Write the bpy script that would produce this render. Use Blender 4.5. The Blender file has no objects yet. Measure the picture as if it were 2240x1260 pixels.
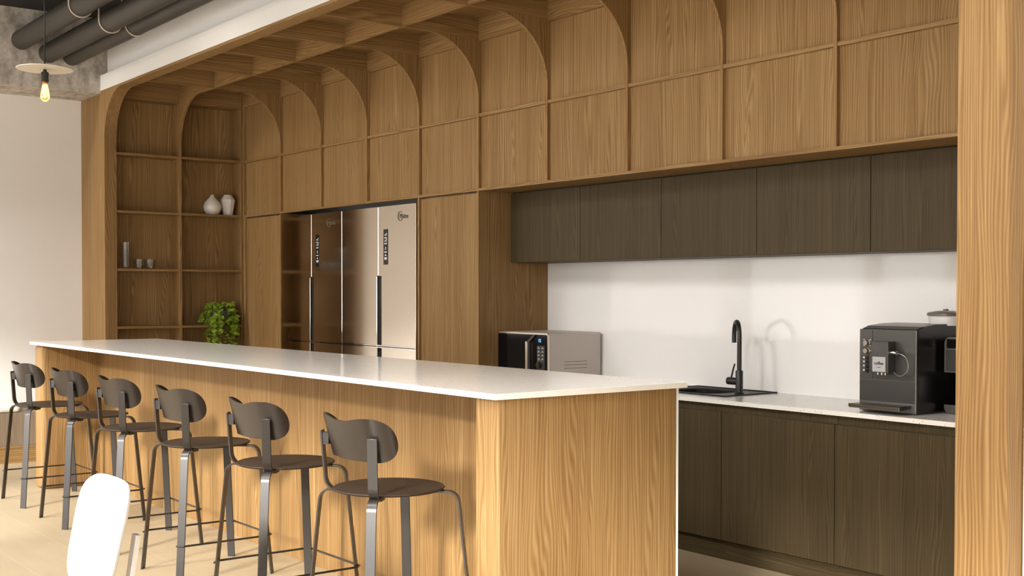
import bpy, bmesh, math, random
from mathutils import Vector, Matrix

sc = bpy.context.scene
col = sc.collection
PI = math.pi

# ------------------------------------------------------------------ camera, world, sun, exposure
def make_camera():
    f, yaw, pit, rol = 2636.34, math.radians(37.2467), math.radians(-1.1601), math.radians(0.0443)
    fw = Vector((-math.cos(yaw) * math.cos(pit), math.sin(yaw) * math.cos(pit), math.sin(pit)))
    r = fw.cross(Vector((0, 0, 1))).normalized()
    u = r.cross(fw)
    r2 = r * math.cos(rol) + u * math.sin(rol)
    u2 = -r * math.sin(rol) + u * math.cos(rol)
    cd = bpy.data.cameras.new('camera')
    cd.sensor_width = 36.0
    cd.lens = f / 2240 * 36.0
    cd.shift_x = 7.01 / 2240
    cd.shift_y = 63.58 / 2240
    cd.clip_start = 0.05
    c = bpy.data.objects.new('camera', cd)
    col.objects.link(c)
    m = Matrix((r2, u2, -fw)).transposed().to_4x4()
    m.translation = Vector((10.49958, -4.86972, 1.45765))
    c.matrix_world = m
    sc.camera = c
make_camera()

sc.view_settings.view_transform = 'Standard'
sc.view_settings.look = 'None'
sc.view_settings.gamma = 1.0
sc.view_settings.use_curve_mapping = False
sc.view_settings.exposure = 0.12
sc.cycles.use_denoising = True
sc.cycles.max_bounces = 10
sc.cycles.diffuse_bounces = 6
sc.cycles.glossy_bounces = 5
sc.cycles.transmission_bounces = 8
sc.cycles.sample_clamp_indirect = 6.0

SKY = 2.9
FILL_C = 86.0  # strength of the added ceiling fill lamps
FILL_B = 110.0  # strength of the added hanging fill lamps
SUN = 6.4
w = bpy.data.worlds.new('daylight')
w.use_nodes = True
w.node_tree.nodes['Background'].inputs['Color'].default_value = (1.0, 0.965, 0.92, 1)
w.node_tree.nodes['Background'].inputs['Strength'].default_value = SKY
sc.world = w
sd = bpy.data.lights.new('sun', 'SUN')
sd.energy = SUN
sd.color = (1.0, 0.965, 0.91)
sd.angle = math.radians(7.5)
so = bpy.data.objects.new('sun', sd)
col.objects.link(so)
so.rotation_euler = Vector((-0.53, 1.0, -0.43)).to_track_quat('-Z', 'Y').to_euler()
so.location = (9, -9, 6)

# ------------------------------------------------------------------ materials
MATS = {}
def new_mat(name):
    m = bpy.data.materials.new(name)
    m.use_nodes = True
    MATS[name] = m
    nt = m.node_tree
    b = nt.nodes['Principled BSDF']
    return m, nt, b

def N(nt, kind, **kw):
    n = nt.nodes.new(kind)
    for k, v in kw.items():
        if k.startswith('i_'):
            n.inputs[k[2:].replace('_', ' ')].default_value = v
        else:
            setattr(n, k, v)
    return n

def plain(name, rgb, rough=0.5, metal=0.0, spec=0.5, noise=0.0, nscale=8.0, coat=0.0, bump=0.0):
    m, nt, b = new_mat(name)
    b.inputs['Base Color'].default_value = (*rgb, 1)
    b.inputs['Roughness'].default_value = rough
    b.inputs['Metallic'].default_value = metal
    b.inputs['Specular IOR Level'].default_value = spec
    b.inputs['Coat Weight'].default_value = coat
    if noise > 0 or bump > 0:
        tc = N(nt, 'ShaderNodeTexCoord')
        nz = N(nt, 'ShaderNodeTexNoise')
        nz.inputs['Scale'].default_value = nscale
        nz.inputs['Detail'].default_value = 5
        nt.links.new(tc.outputs['Object'], nz.inputs['Vector'])
        if noise > 0:
            mx = N(nt, 'ShaderNodeMix', data_type='RGBA')
            mx.inputs['A'].default_value = (*[c * (1 - noise) for c in rgb], 1)
            mx.inputs['B'].default_value = (*[min(1, c * (1 + noise)) for c in rgb], 1)
            nt.links.new(nz.outputs['Fac'], mx.inputs['Factor'])
            nt.links.new(mx.outputs['Result'], b.inputs['Base Color'])
        if bump > 0:
            bp = N(nt, 'ShaderNodeBump')
            bp.inputs['Strength'].default_value = bump
            bp.inputs['Distance'].default_value = 0.002
            nt.links.new(nz.outputs['Fac'], bp.inputs['Height'])
            nt.links.new(bp.outputs['Normal'], b.inputs['Normal'])
    return m

def wood(name, axis, dark, mid, light, rough=0.5, fine=150.0, broad=6.0, contrast=1.0, spec=0.18, lines=430.0):
    """Procedural veneer; grain runs along axis."""
    m, nt, b = new_mat(name)
    L = nt.links.new
    tc = N(nt, 'ShaderNodeTexCoord')
    oi = N(nt, 'ShaderNodeObjectInfo')
    rnd = N(nt, 'ShaderNodeMath', operation='MULTIPLY')
    rnd.inputs[1].default_value = 17.0
    L(oi.outputs['Random'], rnd.inputs[0])
    cmb = N(nt, 'ShaderNodeCombineXYZ')
    for i in range(3):
        L(rnd.outputs[0], cmb.inputs[i])
    add = N(nt, 'ShaderNodeVectorMath', operation='ADD')
    L(tc.outputs['Object'], add.inputs[0]); L(cmb.outputs[0], add.inputs[1])
    def mapped(across, along):
        mp = N(nt, 'ShaderNodeMapping')
        s = [across] * 3
        s['xyz'.index(axis)] = along
        mp.inputs['Scale'].default_value = s
        L(add.outputs[0], mp.inputs['Vector'])
        return mp
    # large board-to-board tone
    n1 = N(nt, 'ShaderNodeTexNoise'); n1.inputs['Scale'].default_value = 1.0; n1.inputs['Detail'].default_value = 3
    L(mapped(broad, 0.25).outputs[0], n1.inputs['Vector'])
    # cathedral figure: warped growth rings
    n2 = N(nt, 'ShaderNodeTexNoise'); n2.inputs['Scale'].default_value = 1.0; n2.inputs['Detail'].default_value = 2
    n2.inputs['Distortion'].default_value = 0.6
    L(mapped(broad * 0.9, 0.55).outputs[0], n2.inputs['Vector'])
    # quasi-parallel growth lines about 13 mm apart, bent into arches by the slow noise
    sep = N(nt, 'ShaderNodeSeparateXYZ'); L(tc.outputs['Object'], sep.inputs[0])
    ua, va = [sep.outputs[i] for i in range(3) if 'xyz'[i] != axis]
    sm = N(nt, 'ShaderNodeMath', operation='ADD'); L(ua, sm.inputs[0]); L(va, sm.inputs[1])
    ph = N(nt, 'ShaderNodeMath', operation='MULTIPLY'); ph.inputs[1].default_value = lines
    L(sm.outputs[0], ph.inputs[0])
    mul = N(nt, 'ShaderNodeMath', operation='MULTIPLY_ADD'); mul.inputs[1].default_value = 80.0
    L(n2.outputs['Fac'], mul.inputs[0]); L(ph.outputs[0], mul.inputs[2])
    sn = N(nt, 'ShaderNodeMath', operation='SINE'); L(mul.outputs[0], sn.inputs[0])
    # fine pores
    n3 = N(nt, 'ShaderNodeTexNoise'); n3.inputs['Scale'].default_value = 1.0; n3.inputs['Detail'].default_value = 4
    n3.inputs['Roughness'].default_value = 0.65
    L(mapped(fine, 2.2).outputs[0], n3.inputs['Vector'])
    n4 = N(nt, 'ShaderNodeTexNoise'); n4.inputs['Scale'].default_value = 1.0; n4.inputs['Detail'].default_value = 3
    L(mapped(fine * 0.3, 0.7).outputs[0], n4.inputs['Vector'])
    def madd(a, k, c):
        q = N(nt, 'ShaderNodeMath', operation='MULTIPLY_ADD')
        L(a, q.inputs[0]); q.inputs[1].default_value = k
        if isinstance(c, float): q.inputs[2].default_value = c
        else: L(c, q.inputs[2])
        return q.outputs[0]
    k = contrast
    v = madd(n1.outputs['Fac'], 0.32 * k, 0.5 - 0.5 * (0.32 + 0.62 + 0.42) * k)
    v = madd(sn.outputs[0], 0.13 * k, v)
    v = madd(n3.outputs['Fac'], 0.62 * k, v)
    v = madd(n4.outputs['Fac'], 0.42 * k, v)
    cr = N(nt, 'ShaderNodeValToRGB')
    e = cr.color_ramp.elements
    e[0].position = 0.18; e[0].color = (*dark, 1)
    e[1].position = 0.82; e[1].color = (*light, 1)
    el = cr.color_ramp.elements.new(0.5); el.color = (*mid, 1)
    L(v, cr.inputs['Fac'])
    L(cr.outputs['Color'], b.inputs['Base Color'])
    b.inputs['Roughness'].default_value = rough
    b.inputs['Specular IOR Level'].default_value = spec
    bp = N(nt, 'ShaderNodeBump'); bp.inputs['Strength'].default_value = 0.12; bp.inputs['Distance'].default_value = 0.0015
    L(n3.outputs['Fac'], bp.inputs['Height']); L(bp.outputs['Normal'], b.inputs['Normal'])
    return m

OD, OM, OL = (0.158, 0.082, 0.027), (0.252, 0.146, 0.055), (0.375, 0.244, 0.114)
oak_z = wood('oak veneer upright grain', 'z', OD, OM, OL)
oak_x = wood('oak veneer lengthwise grain', 'x', OD, OM, OL)
oak_y = wood('oak veneer crosswise grain', 'y', OD, OM, OL)
DD, DM, DL = (0.040, 0.028, 0.013), (0.063, 0.045, 0.022), (0.092, 0.067, 0.035)
smoked_z = wood('smoked oak upright grain', 'z', DD, DM, DL, rough=0.5, fine=190, broad=9, spec=0.15, lines=700, contrast=1.0)
smoked_x = wood('smoked oak lengthwise grain', 'x', DD, DM, DL, rough=0.5, fine=190, broad=9, spec=0.15, lines=700, contrast=1.0)
bench_wood = wood('taupe bench veneer', 'z', (0.14, 0.105, 0.07), (0.20, 0.15, 0.10), (0.27, 0.21, 0.145), rough=0.5)
plank = wood('glossy brown plank', 'y', (0.10, 0.045, 0.015), (0.17, 0.08, 0.03), (0.26, 0.13, 0.055), rough=0.25, fine=60)

wall_white = plain('white wall paint', (0.92, 0.90, 0.87), 0.75, noise=0.02, nscale=1.5)
fascia_white = plain('white fascia paint', (0.80, 0.77, 0.73), 0.7, noise=0.01)
ceil_dark = plain('dark brown ceiling paint', (0.018, 0.014, 0.010), 0.9, noise=0.2, nscale=3)
pipe_dark = plain('dark brown duct paint', (0.036, 0.029, 0.022), 0.55, noise=0.08, nscale=5)
hanger_mat = plain('pale galvanised strap', (0.55, 0.47, 0.38), 0.45, noise=0.05)
backsplash_mat = plain('glossy white glass panel', (0.90, 0.878, 0.855), 0.05, spec=0.5, noise=0.01, nscale=1)
white_edge = plain('white edge band', (0.80, 0.78, 0.75), 0.5, noise=0.02)
stool_frame = plain('dark bronze powder coat', (0.019, 0.0145, 0.0115), 0.33, metal=0.1, spec=0.55, noise=0.06, nscale=60)
stool_seat = plain('dark brown seat shell', (0.028, 0.017, 0.010), 0.55, spec=0.25, noise=0.08, nscale=30)
stool_back = plain('dark brown back shell', (0.022, 0.016, 0.0125), 0.32, spec=0.5, noise=0.06, nscale=30)
black_matte = plain('matt black metal', (0.013, 0.012, 0.011), 0.42, noise=0.1, nscale=40)
sink_mat = plain('black composite', (0.006, 0.0055, 0.005), 0.4, spec=0.2, noise=0.15, nscale=120)
fridge_metal = plain('champagne brushed steel', (0.83, 0.765, 0.68), 0.11, metal=1.0, noise=0.01, nscale=2)
fridge_side = plain('black fridge cabinet', (0.02, 0.018, 0.016), 0.4, noise=0.05)
chrome = plain('polished chrome trim', (0.92, 0.90, 0.88), 0.06, metal=1.0, noise=0.01)
groove_grey = plain('dark grey handle groove', (0.065, 0.062, 0.055), 0.35, metal=0.4, noise=0.05)
screen_black = plain('black touch panel', (0.012, 0.011, 0.010), 0.25, noise=0.05)
icon_white = plain('white panel print', (0.75, 0.72, 0.68), 0.5, noise=0.02)
logo_grey = plain('grey brown badge print', (0.10, 0.085, 0.07), 0.4, noise=0.02)
logo_faint = plain('bronze badge print', (0.30, 0.24, 0.17), 0.3, metal=0.7, noise=0.02)
mw_black = plain('black microwave glass', (0.004, 0.0035, 0.0035), 0.1, spec=0.2, noise=0.05)
mw_grey = plain('warm grey steel case', (0.52, 0.47, 0.43), 0.42, metal=0.25, noise=0.02)
mw_trim = plain('brushed champagne trim', (0.72, 0.64, 0.55), 0.28, metal=0.9, noise=0.02)
slot_dark = plain('dark vent slot', (0.10, 0.085, 0.07), 0.6, noise=0.05)
coffee_front = plain('dark grey metallic front', (0.075, 0.07, 0.066), 0.33, metal=0.5, noise=0.04, nscale=40)
coffee_side = plain('black gloss housing', (0.008, 0.0075, 0.007), 0.25, noise=0.05)
coffee_edge = plain('grey metallic rim', (0.20, 0.19, 0.17), 0.3, metal=0.7, noise=0.04)
bronze = plain('brushed bronze steel', (0.33, 0.28, 0.23), 0.3, metal=0.9, noise=0.05)
label_grey = plain('silver grey label', (0.40, 0.40, 0.40), 0.5, noise=0.03)
print_black = plain('black print', (0.012, 0.012, 0.012), 0.6, noise=0.02)
jar_white = plain('white translucent plastic', (0.78, 0.76, 0.74), 0.35, noise=0.02)
lid_grey = plain('grey brown lid', (0.14, 0.12, 0.10), 0.3, noise=0.05)
vase_white = plain('white glazed ceramic', (0.80, 0.765, 0.72), 0.22, noise=0.02, nscale=12)
pot_grey = plain('grey planter', (0.22, 0.21, 0.22), 0.6, noise=0.1, nscale=30)
soil = plain('potting soil', (0.03, 0.02, 0.012), 0.95, noise=0.3, nscale=60)
stem_mat = plain('green stem', (0.10, 0.20, 0.02), 0.6, noise=0.1)
cushion = plain('pale grey cushion fabric', (0.62, 0.59, 0.54), 0.85, noise=0.04, nscale=25, bump=0.1)
chair_white = plain('white chair shell', (0.86, 0.85, 0.84), 0.35, noise=0.01)
chair_metal = plain('satin grey steel', (0.62, 0.61, 0.60), 0.35, metal=0.6, noise=0.02)
shade_white = plain('off white lamp disc', (0.62, 0.57, 0.48), 0.6, noise=0.03)
brass = plain('copper lamp collar', (0.50, 0.20, 0.06), 0.35, metal=0.9, noise=0.05)

def leaf_material():
    m, nt, b = new_mat('pothos leaf')
    tc = N(nt, 'ShaderNodeTexCoord'); nz = N(nt, 'ShaderNodeTexNoise')
    nz.inputs['Scale'].default_value = 28.0
    nt.links.new(tc.outputs['Object'], nz.inputs['Vector'])
    cr = N(nt, 'ShaderNodeValToRGB')
    cr.color_ramp.elements[0].position = 0.35; cr.color_ramp.elements[0].color = (0.10, 0.19, 0.012, 1)
    cr.color_ramp.elements[1].position = 0.68; cr.color_ramp.elements[1].color = (0.44, 0.56, 0.06, 1)
    nt.links.new(nz.outputs['Fac'], cr.inputs['Fac'])
    nt.links.new(cr.outputs['Color'], b.inputs['Base Color'])
    b.inputs['Roughness'].default_value = 0.38
    return m
leaf_mat = leaf_material()

def glass_material():
    m, nt, b = new_mat('clear drinking glass')
    L = nt.links.new
    tr = N(nt, 'ShaderNodeBsdfTransparent'); tr.inputs['Color'].default_value = (0.94, 0.94, 0.93, 1)
    gl = N(nt, 'ShaderNodeBsdfGlossy'); gl.inputs['Roughness'].default_value = 0.02
    lw = N(nt, 'ShaderNodeLayerWeight'); pw = N(nt, 'ShaderNodeMath', operation='POWER'); pw.inputs[1].default_value = 4.0
    L(lw.outputs['Facing'], pw.inputs[0])
    fr = N(nt, 'ShaderNodeMath', operation='MULTIPLY_ADD'); fr.inputs[1].default_value = 0.5; fr.inputs[2].default_value = 0.05
    L(pw.outputs[0], fr.inputs[0])
    mx = N(nt, 'ShaderNodeMixShader')
    L(fr.outputs[0], mx.inputs[0]); L(tr.outputs[0], mx.inputs[1]); L(gl.outputs[0], mx.inputs[2])
    L(mx.outputs[0], nt.nodes['Material Output'].inputs['Surface'])
    nt.nodes.remove(b)
    return m
glass = glass_material()

def emit(name, rgb, s):
    m, nt, b = new_mat(name)
    b.inputs['Base Color'].default_value = (*rgb, 1)
    b.inputs['Emission Color'].default_value = (*rgb, 1)
    b.inputs['Emission Strength'].default_value = s
    return m
filament_mat = emit('glowing filament', (1.0, 0.66, 0.20), 4.0)
bulb_mat = emit('amber lit bulb glass', (1.0, 0.62, 0.16), 0.30)
bulb_mat.node_tree.nodes['Principled BSDF'].inputs['Transmission Weight'].default_value = 1.0
bulb_mat.node_tree.nodes['Principled BSDF'].inputs['Base Color'].default_value = (1.0, 0.88, 0.62, 1)
bulb_mat.node_tree.nodes['Principled BSDF'].inputs['Roughness'].default_value = 0.02
blue_digits = emit('blue display digits', (0.10, 0.42, 0.95), 1.3)

def quartz_material():
    m, nt, b = new_mat('speckled white quartz')
    L = nt.links.new
    tc = N(nt, 'ShaderNodeTexCoord')
    v = N(nt, 'ShaderNodeTexVoronoi'); v.inputs['Scale'].default_value = 55.0
    L(tc.outputs['Object'], v.inputs['Vector'])
    lt = N(nt, 'ShaderNodeMath', operation='LESS_THAN'); lt.inputs[1].default_value = 0.17
    L(v.outputs['Distance'], lt.inputs[0])
    sepc = N(nt, 'ShaderNodeSeparateColor'); L(v.outputs['Color'], sepc.inputs[0])
    gt = N(nt, 'ShaderNodeMath', operation='GREATER_THAN'); gt.inputs[1].default_value = 0.55
    L(sepc.outputs[0], gt.inputs[0])
    mk = N(nt, 'ShaderNodeMath', operation='MULTIPLY'); L(lt.outputs[0], mk.inputs[0]); L(gt.outputs[0], mk.inputs[1])
    nz = N(nt, 'ShaderNodeTexNoise'); nz.inputs['Scale'].default_value = 14; nz.inputs['Detail'].default_value = 6
    L(tc.outputs['Object'], nz.inputs['Vector'])
    base = N(nt, 'ShaderNodeMix', data_type='RGBA')
    base.inputs['A'].default_value = (0.83, 0.79, 0.73, 1); base.inputs['B'].default_value = (0.89, 0.855, 0.80, 1)
    L(nz.outputs['Fac'], base.inputs['Factor'])
    mx = N(nt, 'ShaderNodeMix', data_type='RGBA')
    L(base.outputs['Result'], mx.inputs['A']); mx.inputs['B'].default_value = (0.46, 0.40, 0.33, 1)
    L(mk.outputs[0], mx.inputs['Factor'])
    L(mx.outputs['Result'], b.inputs['Base Color'])
    b.inputs['Roughness'].default_value = 0.14
    b.inputs['Specular IOR Level'].default_value = 0.75
    return m
quartz = quartz_material()

def tile_material():
    m, nt, b = new_mat('beige floor tile')
    L = nt.links.new
    tc = N(nt, 'ShaderNodeTexCoord')
    mp = N(nt, 'ShaderNodeMapping')
    mp.inputs['Location'].default_value = (-(3.852 + 0.3875), 3.0585, 0)
    L(tc.outputs['Object'], mp.inputs['Vector'])
    br = N(nt, 'ShaderNodeTexBrick')
    br.offset = 0.5; br.offset_frequency = 2; br.squash = 1.0
    br.inputs['Scale'].default_value = 1.0
    br.inputs['Brick Width'].default_value = 0.775
    br.inputs['Row Height'].default_value = 0.3308
    br.inputs['Mortar Size'].default_value = 0.0022
    br.inputs['Mortar Smooth'].default_value = 0.3
    br.inputs['Bias'].default_value = 0.0
    br.inputs['Color1'].default_value = (0.42, 0.335, 0.215, 1)
    br.inputs['Color2'].default_value = (0.40, 0.32, 0.203, 1)
    br.inputs['Mortar'].default_value = (0.52, 0.42, 0.28, 1)
    L(mp.outputs[0], br.inputs['Vector'])
    nz = N(nt, 'ShaderNodeTexNoise'); nz.inputs['Scale'].default_value = 3.0; nz.inputs['Detail'].default_value = 6
    mp2 = N(nt, 'ShaderNodeMapping'); mp2.inputs['Scale'].default_value = (1, 4, 1)
    L(tc.outputs['Object'], mp2.inputs['Vector']); L(mp2.outputs[0], nz.inputs['Vector'])
    cr = N(nt, 'ShaderNodeValToRGB')
    cr.color_ramp.elements[0].color = (0.86, 0.86, 0.86, 1); cr.color_ramp.elements[1].color = (1.1, 1.1, 1.1, 1)
    L(nz.outputs['Fac'], cr.inputs['Fac'])
    mx = N(nt, 'ShaderNodeMix', data_type='RGBA', blend_type='MULTIPLY')
    mx.inputs['Factor'].default_value = 1.0
    L(br.outputs['Color'], mx.inputs['A']); L(cr.outputs['Color'], mx.inputs['B'])
    L(mx.outputs['Result'], b.inputs['Base Color'])
    b.inputs['Roughness'].default_value = 0.45
    return m
tile = tile_material()

def concrete_material():
    m, nt, b = new_mat('board marked concrete')
    L = nt.links.new
    tc = N(nt, 'ShaderNodeTexCoord')
    n1 = N(nt, 'ShaderNodeTexNoise'); n1.inputs['Scale'].default_value = 7; n1.inputs['Detail'].default_value = 8; n1.inputs['Roughness'].default_value = 0.6
    mp = N(nt, 'ShaderNodeMapping'); mp.inputs['Scale'].default_value = (1, 1.4, 0.7)
    L(tc.outputs['Object'], mp.inputs['Vector']); L(mp.outputs[0], n1.inputs['Vector'])
    n2 = N(nt, 'ShaderNodeTexNoise'); n2.inputs['Scale'].default_value = 30; n2.inputs['Detail'].default_value = 4
    L(tc.outputs['Object'], n2.inputs['Vector'])
    ad = N(nt, 'ShaderNodeMath', operation='MULTIPLY_ADD'); ad.inputs[1].default_value = 0.35
    L(n2.outputs['Fac'], ad.inputs[0]); L(n1.outputs['Fac'], ad.inputs[2])
    cr = N(nt, 'ShaderNodeValToRGB')
    cr.color_ramp.elements[0].position = 0.5; cr.color_ramp.elements[0].color = (0.27, 0.235, 0.20, 1)
    cr.color_ramp.elements[1].position = 0.83; cr.color_ramp.elements[1].color = (0.62, 0.565, 0.50, 1)
    L(ad.outputs[0], cr.inputs['Fac']); L(cr.outputs['Color'], b.inputs['Base Color'])
    b.inputs['Roughness'].default_value = 0.8
    bp = N(nt, 'ShaderNodeBump'); bp.inputs['Strength'].default_value = 0.2; bp.inputs['Distance'].default_value = 0.004
    L(n1.outputs['Fac'], bp.inputs['Height']); L(bp.outputs['Normal'], b.inputs['Normal'])
    return m
concrete = concrete_material()

# ------------------------------------------------------------------ mesh helpers
def box(bm, x0, x1, y0, y1, z0, z1, mi=0):
    vs = [bm.verts.new(p) for p in ((x0, y0, z0), (x1, y0, z0), (x1, y1, z0), (x0, y1, z0),
                                    (x0, y0, z1), (x1, y0, z1), (x1, y1, z1), (x0, y1, z1))]
    for q in ((0, 3, 2, 1), (4, 5, 6, 7), (0, 1, 5, 4), (1, 2, 6, 5), (2, 3, 7, 6), (3, 0, 4, 7)):
        f = bm.faces.new([vs[i] for i in q]); f.material_index = mi
    return vs

def prism(bm, pts, axis, a, b, mi=0):
    """Extrude a 2D polygon (list of (u,v)) along axis from a to b."""
    def P(u, v, t):
        return {'x': (t, u, v), 'y': (u, t, v), 'z': (u, v, t)}[axis]
    A = [bm.verts.new(P(u, v, a)) for u, v in pts]
    B = [bm.verts.new(P(u, v, b)) for u, v in pts]
    n = len(pts)
    fs = [bm.faces.new(A), bm.faces.new(B[::-1])]
    for i in range(n):
        fs.append(bm.faces.new((A[i], B[i], B[(i + 1) % n], A[(i + 1) % n])))
    for f in fs:
        f.material_index = mi
    return fs

def lathe(bm, prof, c=(0, 0, 0), seg=32, mi=0, smooth=True, axis='z'):
    rings = []
    for r, z in prof:
        ring = []
        for k in range(seg):
            a = 2 * PI * k / seg
            p = (r * math.cos(a), r * math.sin(a), z)
            if axis == 'x': p = (z, p[0], p[1])
            elif axis == 'y': p = (p[0], z, p[1])
            ring.append(bm.verts.new((c[0] + p[0], c[1] + p[1], c[2] + p[2])))
        rings.append(ring)
    for i in range(len(rings) - 1):
        for k in range(seg):
            f = bm.faces.new((rings[i][k], rings[i][(k + 1) % seg], rings[i + 1][(k + 1) % seg], rings[i + 1][k]))
            f.smooth = smooth; f.material_index = mi
    for ring in (rings[0], rings[-1]):
        try:
            f = bm.faces.new(ring); f.material_index = mi
        except ValueError:
            pass

def tube(bm, pts, r, seg=10, mi=0, cap=True):
    pts = [Vector(p) for p in pts]
    rs = r if isinstance(r, (list, tuple)) else [r] * len(pts)
    up = None
    rings = []
    for i, p in enumerate(pts):
        t = (pts[min(i + 1, len(pts) - 1)] - pts[max(i - 1, 0)]).normalized()
        if up is None:
            up = Vector((0, 0, 1)) if abs(t.z) < 0.9 else Vector((1, 0, 0))
        n = (up - t * up.dot(t)).normalized(); b = t.cross(n); up = n
        rings.append([bm.verts.new(p + (n * math.cos(2 * PI * k / seg) + b * math.sin(2 * PI * k / seg)) * rs[i]) for k in range(seg)])
    for i in range(len(rings) - 1):
        for k in range(seg):
            f = bm.faces.new((rings[i][k], rings[i][(k + 1) % seg], rings[i + 1][(k + 1) % seg], rings[i + 1][k]))
            f.smooth = True; f.material_index = mi
    if cap:
        bm.faces.new(rings[0][::-1]).material_index = mi
        bm.faces.new(rings[-1]).material_index = mi

def obj(name, bm, mats, parent=None, kind=None, bevel=0.0, seg=2, smooth_angle=None):
    """Link a bmesh given in world coordinates as one mesh object (child of parent if given)."""
    bmesh.ops.remove_doubles(bm, verts=bm.verts, dist=0.00002)
    bmesh.ops.recalc_face_normals(bm, faces=bm.faces)
    if parent is not None:
        loc = Vector(parent['_o'])
        bmesh.ops.translate(bm, verts=bm.verts, vec=-loc)
    bm.normal_update()
    for f in bm.faces:
        if f.smooth and abs(f.normal.z) > 0.9995: f.smooth = False
    for e_ in bm.edges:
        if len(e_.link_faces) == 2 and e_.calc_face_angle(0.0) > 0.7: e_.smooth = False
    me = bpy.data.meshes.new(name)
    bm.to_mesh(me); bm.free()
    for m in (mats if isinstance(mats, (list, tuple)) else [mats]):
        me.materials.append(m)
    o = bpy.data.objects.new(name, me)
    col.objects.link(o)
    if parent is not None:
        o.parent = parent
        o['_o'] = tuple(parent['_o'])
    else:
        o['_o'] = (0.0, 0.0, 0.0)
    if kind: o['kind'] = kind
    if bevel > 0:
        md = o.modifiers.new('bevel', 'BEVEL'); md.width = bevel; md.segments = seg
        md.limit_method = 'ANGLE'; md.angle_limit = math.radians(50)
    return o

def tag(o, label, cat, group=None):
    o['label'] = label; o['category'] = cat
    if group: o['group'] = group
    return o

def thing(name, label, cat, loc=(0, 0, 0), group=None):
    o = bpy.data.objects.new(name, None)
    col.objects.link(o)
    o.empty_display_size = 0.1
    o.location = loc
    o['_o'] = tuple(loc)
    return tag(o, label, cat, group)

def bbox(name, mats, x0, x1, y0, y1, z0, z1, parent=None, kind=None, bevel=0.0):
    bm = bmesh.new(); box(bm, x0, x1, y0, y1, z0, z1)
    return obj(name, bm, mats, parent, kind, bevel)

def dup(root, delta, label, group):
    r = root.copy(); col.objects.link(r)
    r.location = Vector(root.location) + Vector(delta)
    r['label'] = label; r['group'] = group
    for ch in list(root.children):
        c = ch.copy(); col.objects.link(c); c.parent = r
        for g in ch.children:
            d = g.copy(); col.objects.link(d); d.parent = c
    return r

def arc(cx, cy, r, a0, a1, n):
    return [(cx + r * math.cos(math.radians(a0 + (a1 - a0) * i / n)), cy + r * math.sin(math.radians(a0 + (a1 - a0) * i / n))) for i in range(n + 1)]

def text_mesh(name, body, mat, parent, origin, xdir, zdir, height, bold=0.0):
    cu = bpy.data.curves.new(name, 'FONT')
    cu.body = body; cu.size = height; cu.extrude = 0.0006; cu.offset = bold
    t = bpy.data.objects.new(name + '_src', cu); col.objects.link(t)
    bpy.context.view_layer.update()
    dg = bpy.context.evaluated_depsgraph_get()
    me = bpy.data.meshes.new_from_object(t.evaluated_get(dg))
    bpy.data.objects.remove(t)
    X = Vector(xdir).normalized(); Z = Vector(zdir).normalized(); Y = X.cross(Z)
    M = Matrix((X, Z, Y)).transposed().to_4x4()
    M.translation = Vector(origin) - Vector(parent['_o'])
    me.transform(M)
    me.materials.clear(); me.materials.append(mat)
    o = bpy.data.objects.new(name, me); col.objects.link(o); o.parent = parent; o['_o'] = tuple(parent['_o'])
    return o

# ------------------------------------------------------------------ the room shell
YF = -6.2                    # window wall
ZC = 3.853                   # dark ceiling
bbox('floor', tile, -0.74, 14.0, YF, 0.62, -0.05, 0.0, kind='structure')
bbox('ceiling', ceil_dark, -0.74, 14.0, YF, 0.75, ZC, ZC + 0.1, kind='structure')
bbox('wall_left', wall_white, -0.74, -0.64, YF, 0.75, -0.05, ZC, kind='structure')
bbox('wall_back', wall_white, -0.64, 8.6, 0.62, 0.72, -0.05, ZC, kind='structure')
bbox('wall_niche_right', wall_white, 8.26, 8.42, -1.194, 0.62, 0, ZC, kind='structure')
bbox('wall_upper', wall_white, -0.113, 14.0, -1.239, -1.199, 3.362, ZC, kind='structure')
bbox('wall_right_return', wall_white, 8.425, 14.0, -1.213, -1.10, 0, 3.36, kind='structure')
bbox('wall_right', wall_white, 14.0, 14.1, YF, -1.1, -0.05, ZC, kind='structure')
bbox('trim_fascia', fascia_white, -0.113, 14.0, -1.302, -1.205, 3.2235, 3.358, kind='structure')
bm = bmesh.new(); box(bm, -0.64, -0.113, YF, -1.2, 3.2, ZC)
obj('trim_concrete_beam', bm, concrete, kind='structure')
# window wall: solid pieces around openings
bm = bmesh.new()
box(bm, -0.74, 14, YF - 0.2, YF, 2.77, ZC)
box(bm, -0.74, -0.5, YF - 0.2, YF, 0, 2.77)
box(bm, 1.43, 1.60, YF - 0.2, YF, 0, 2.77)
box(bm, 1.60, 2.56, YF - 0.2, YF, 0, 1.50)
box(bm, 2.56, 3.08, YF - 0.2, YF, 0, 2.77)
box(bm, 4.95, 5.10, YF - 0.2, YF, 0, 2.77)
box(bm, 5.10, 8.0, YF - 0.2, YF, 0, 1.42)
obj('wall_front', bm, wall_white, kind='structure')
frame_mat = plain('dark window frame', (0.03, 0.028, 0.026), 0.4, noise=0.05)
def window(n, x0, x1, z0, z1, mull):
    bm = bmesh.new()
    t = 0.045
    for xa, xb in [(x0, x0 + t), (x1 - t, x1)] + [(m - t / 2, m + t / 2) for m in mull]:
        box(bm, xa, xb, YF - 0.13, YF - 0.07, z0, z1)
    for za, zb in ((z0, z0 + t), (z1 - t, z1)):
        box(bm, x0 + t, x1 - t, YF - 0.13, YF - 0.07, za, zb)
    obj('window_%d' % n, bm, frame_mat, kind='structure')
window(6, -0.5, 1.43, 0.0, 2.77, [])
window(1, 1.60, 2.56, 1.50, 2.77, [])
window(2, 3.08, 4.95, 0.0, 2.77, [])
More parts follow.
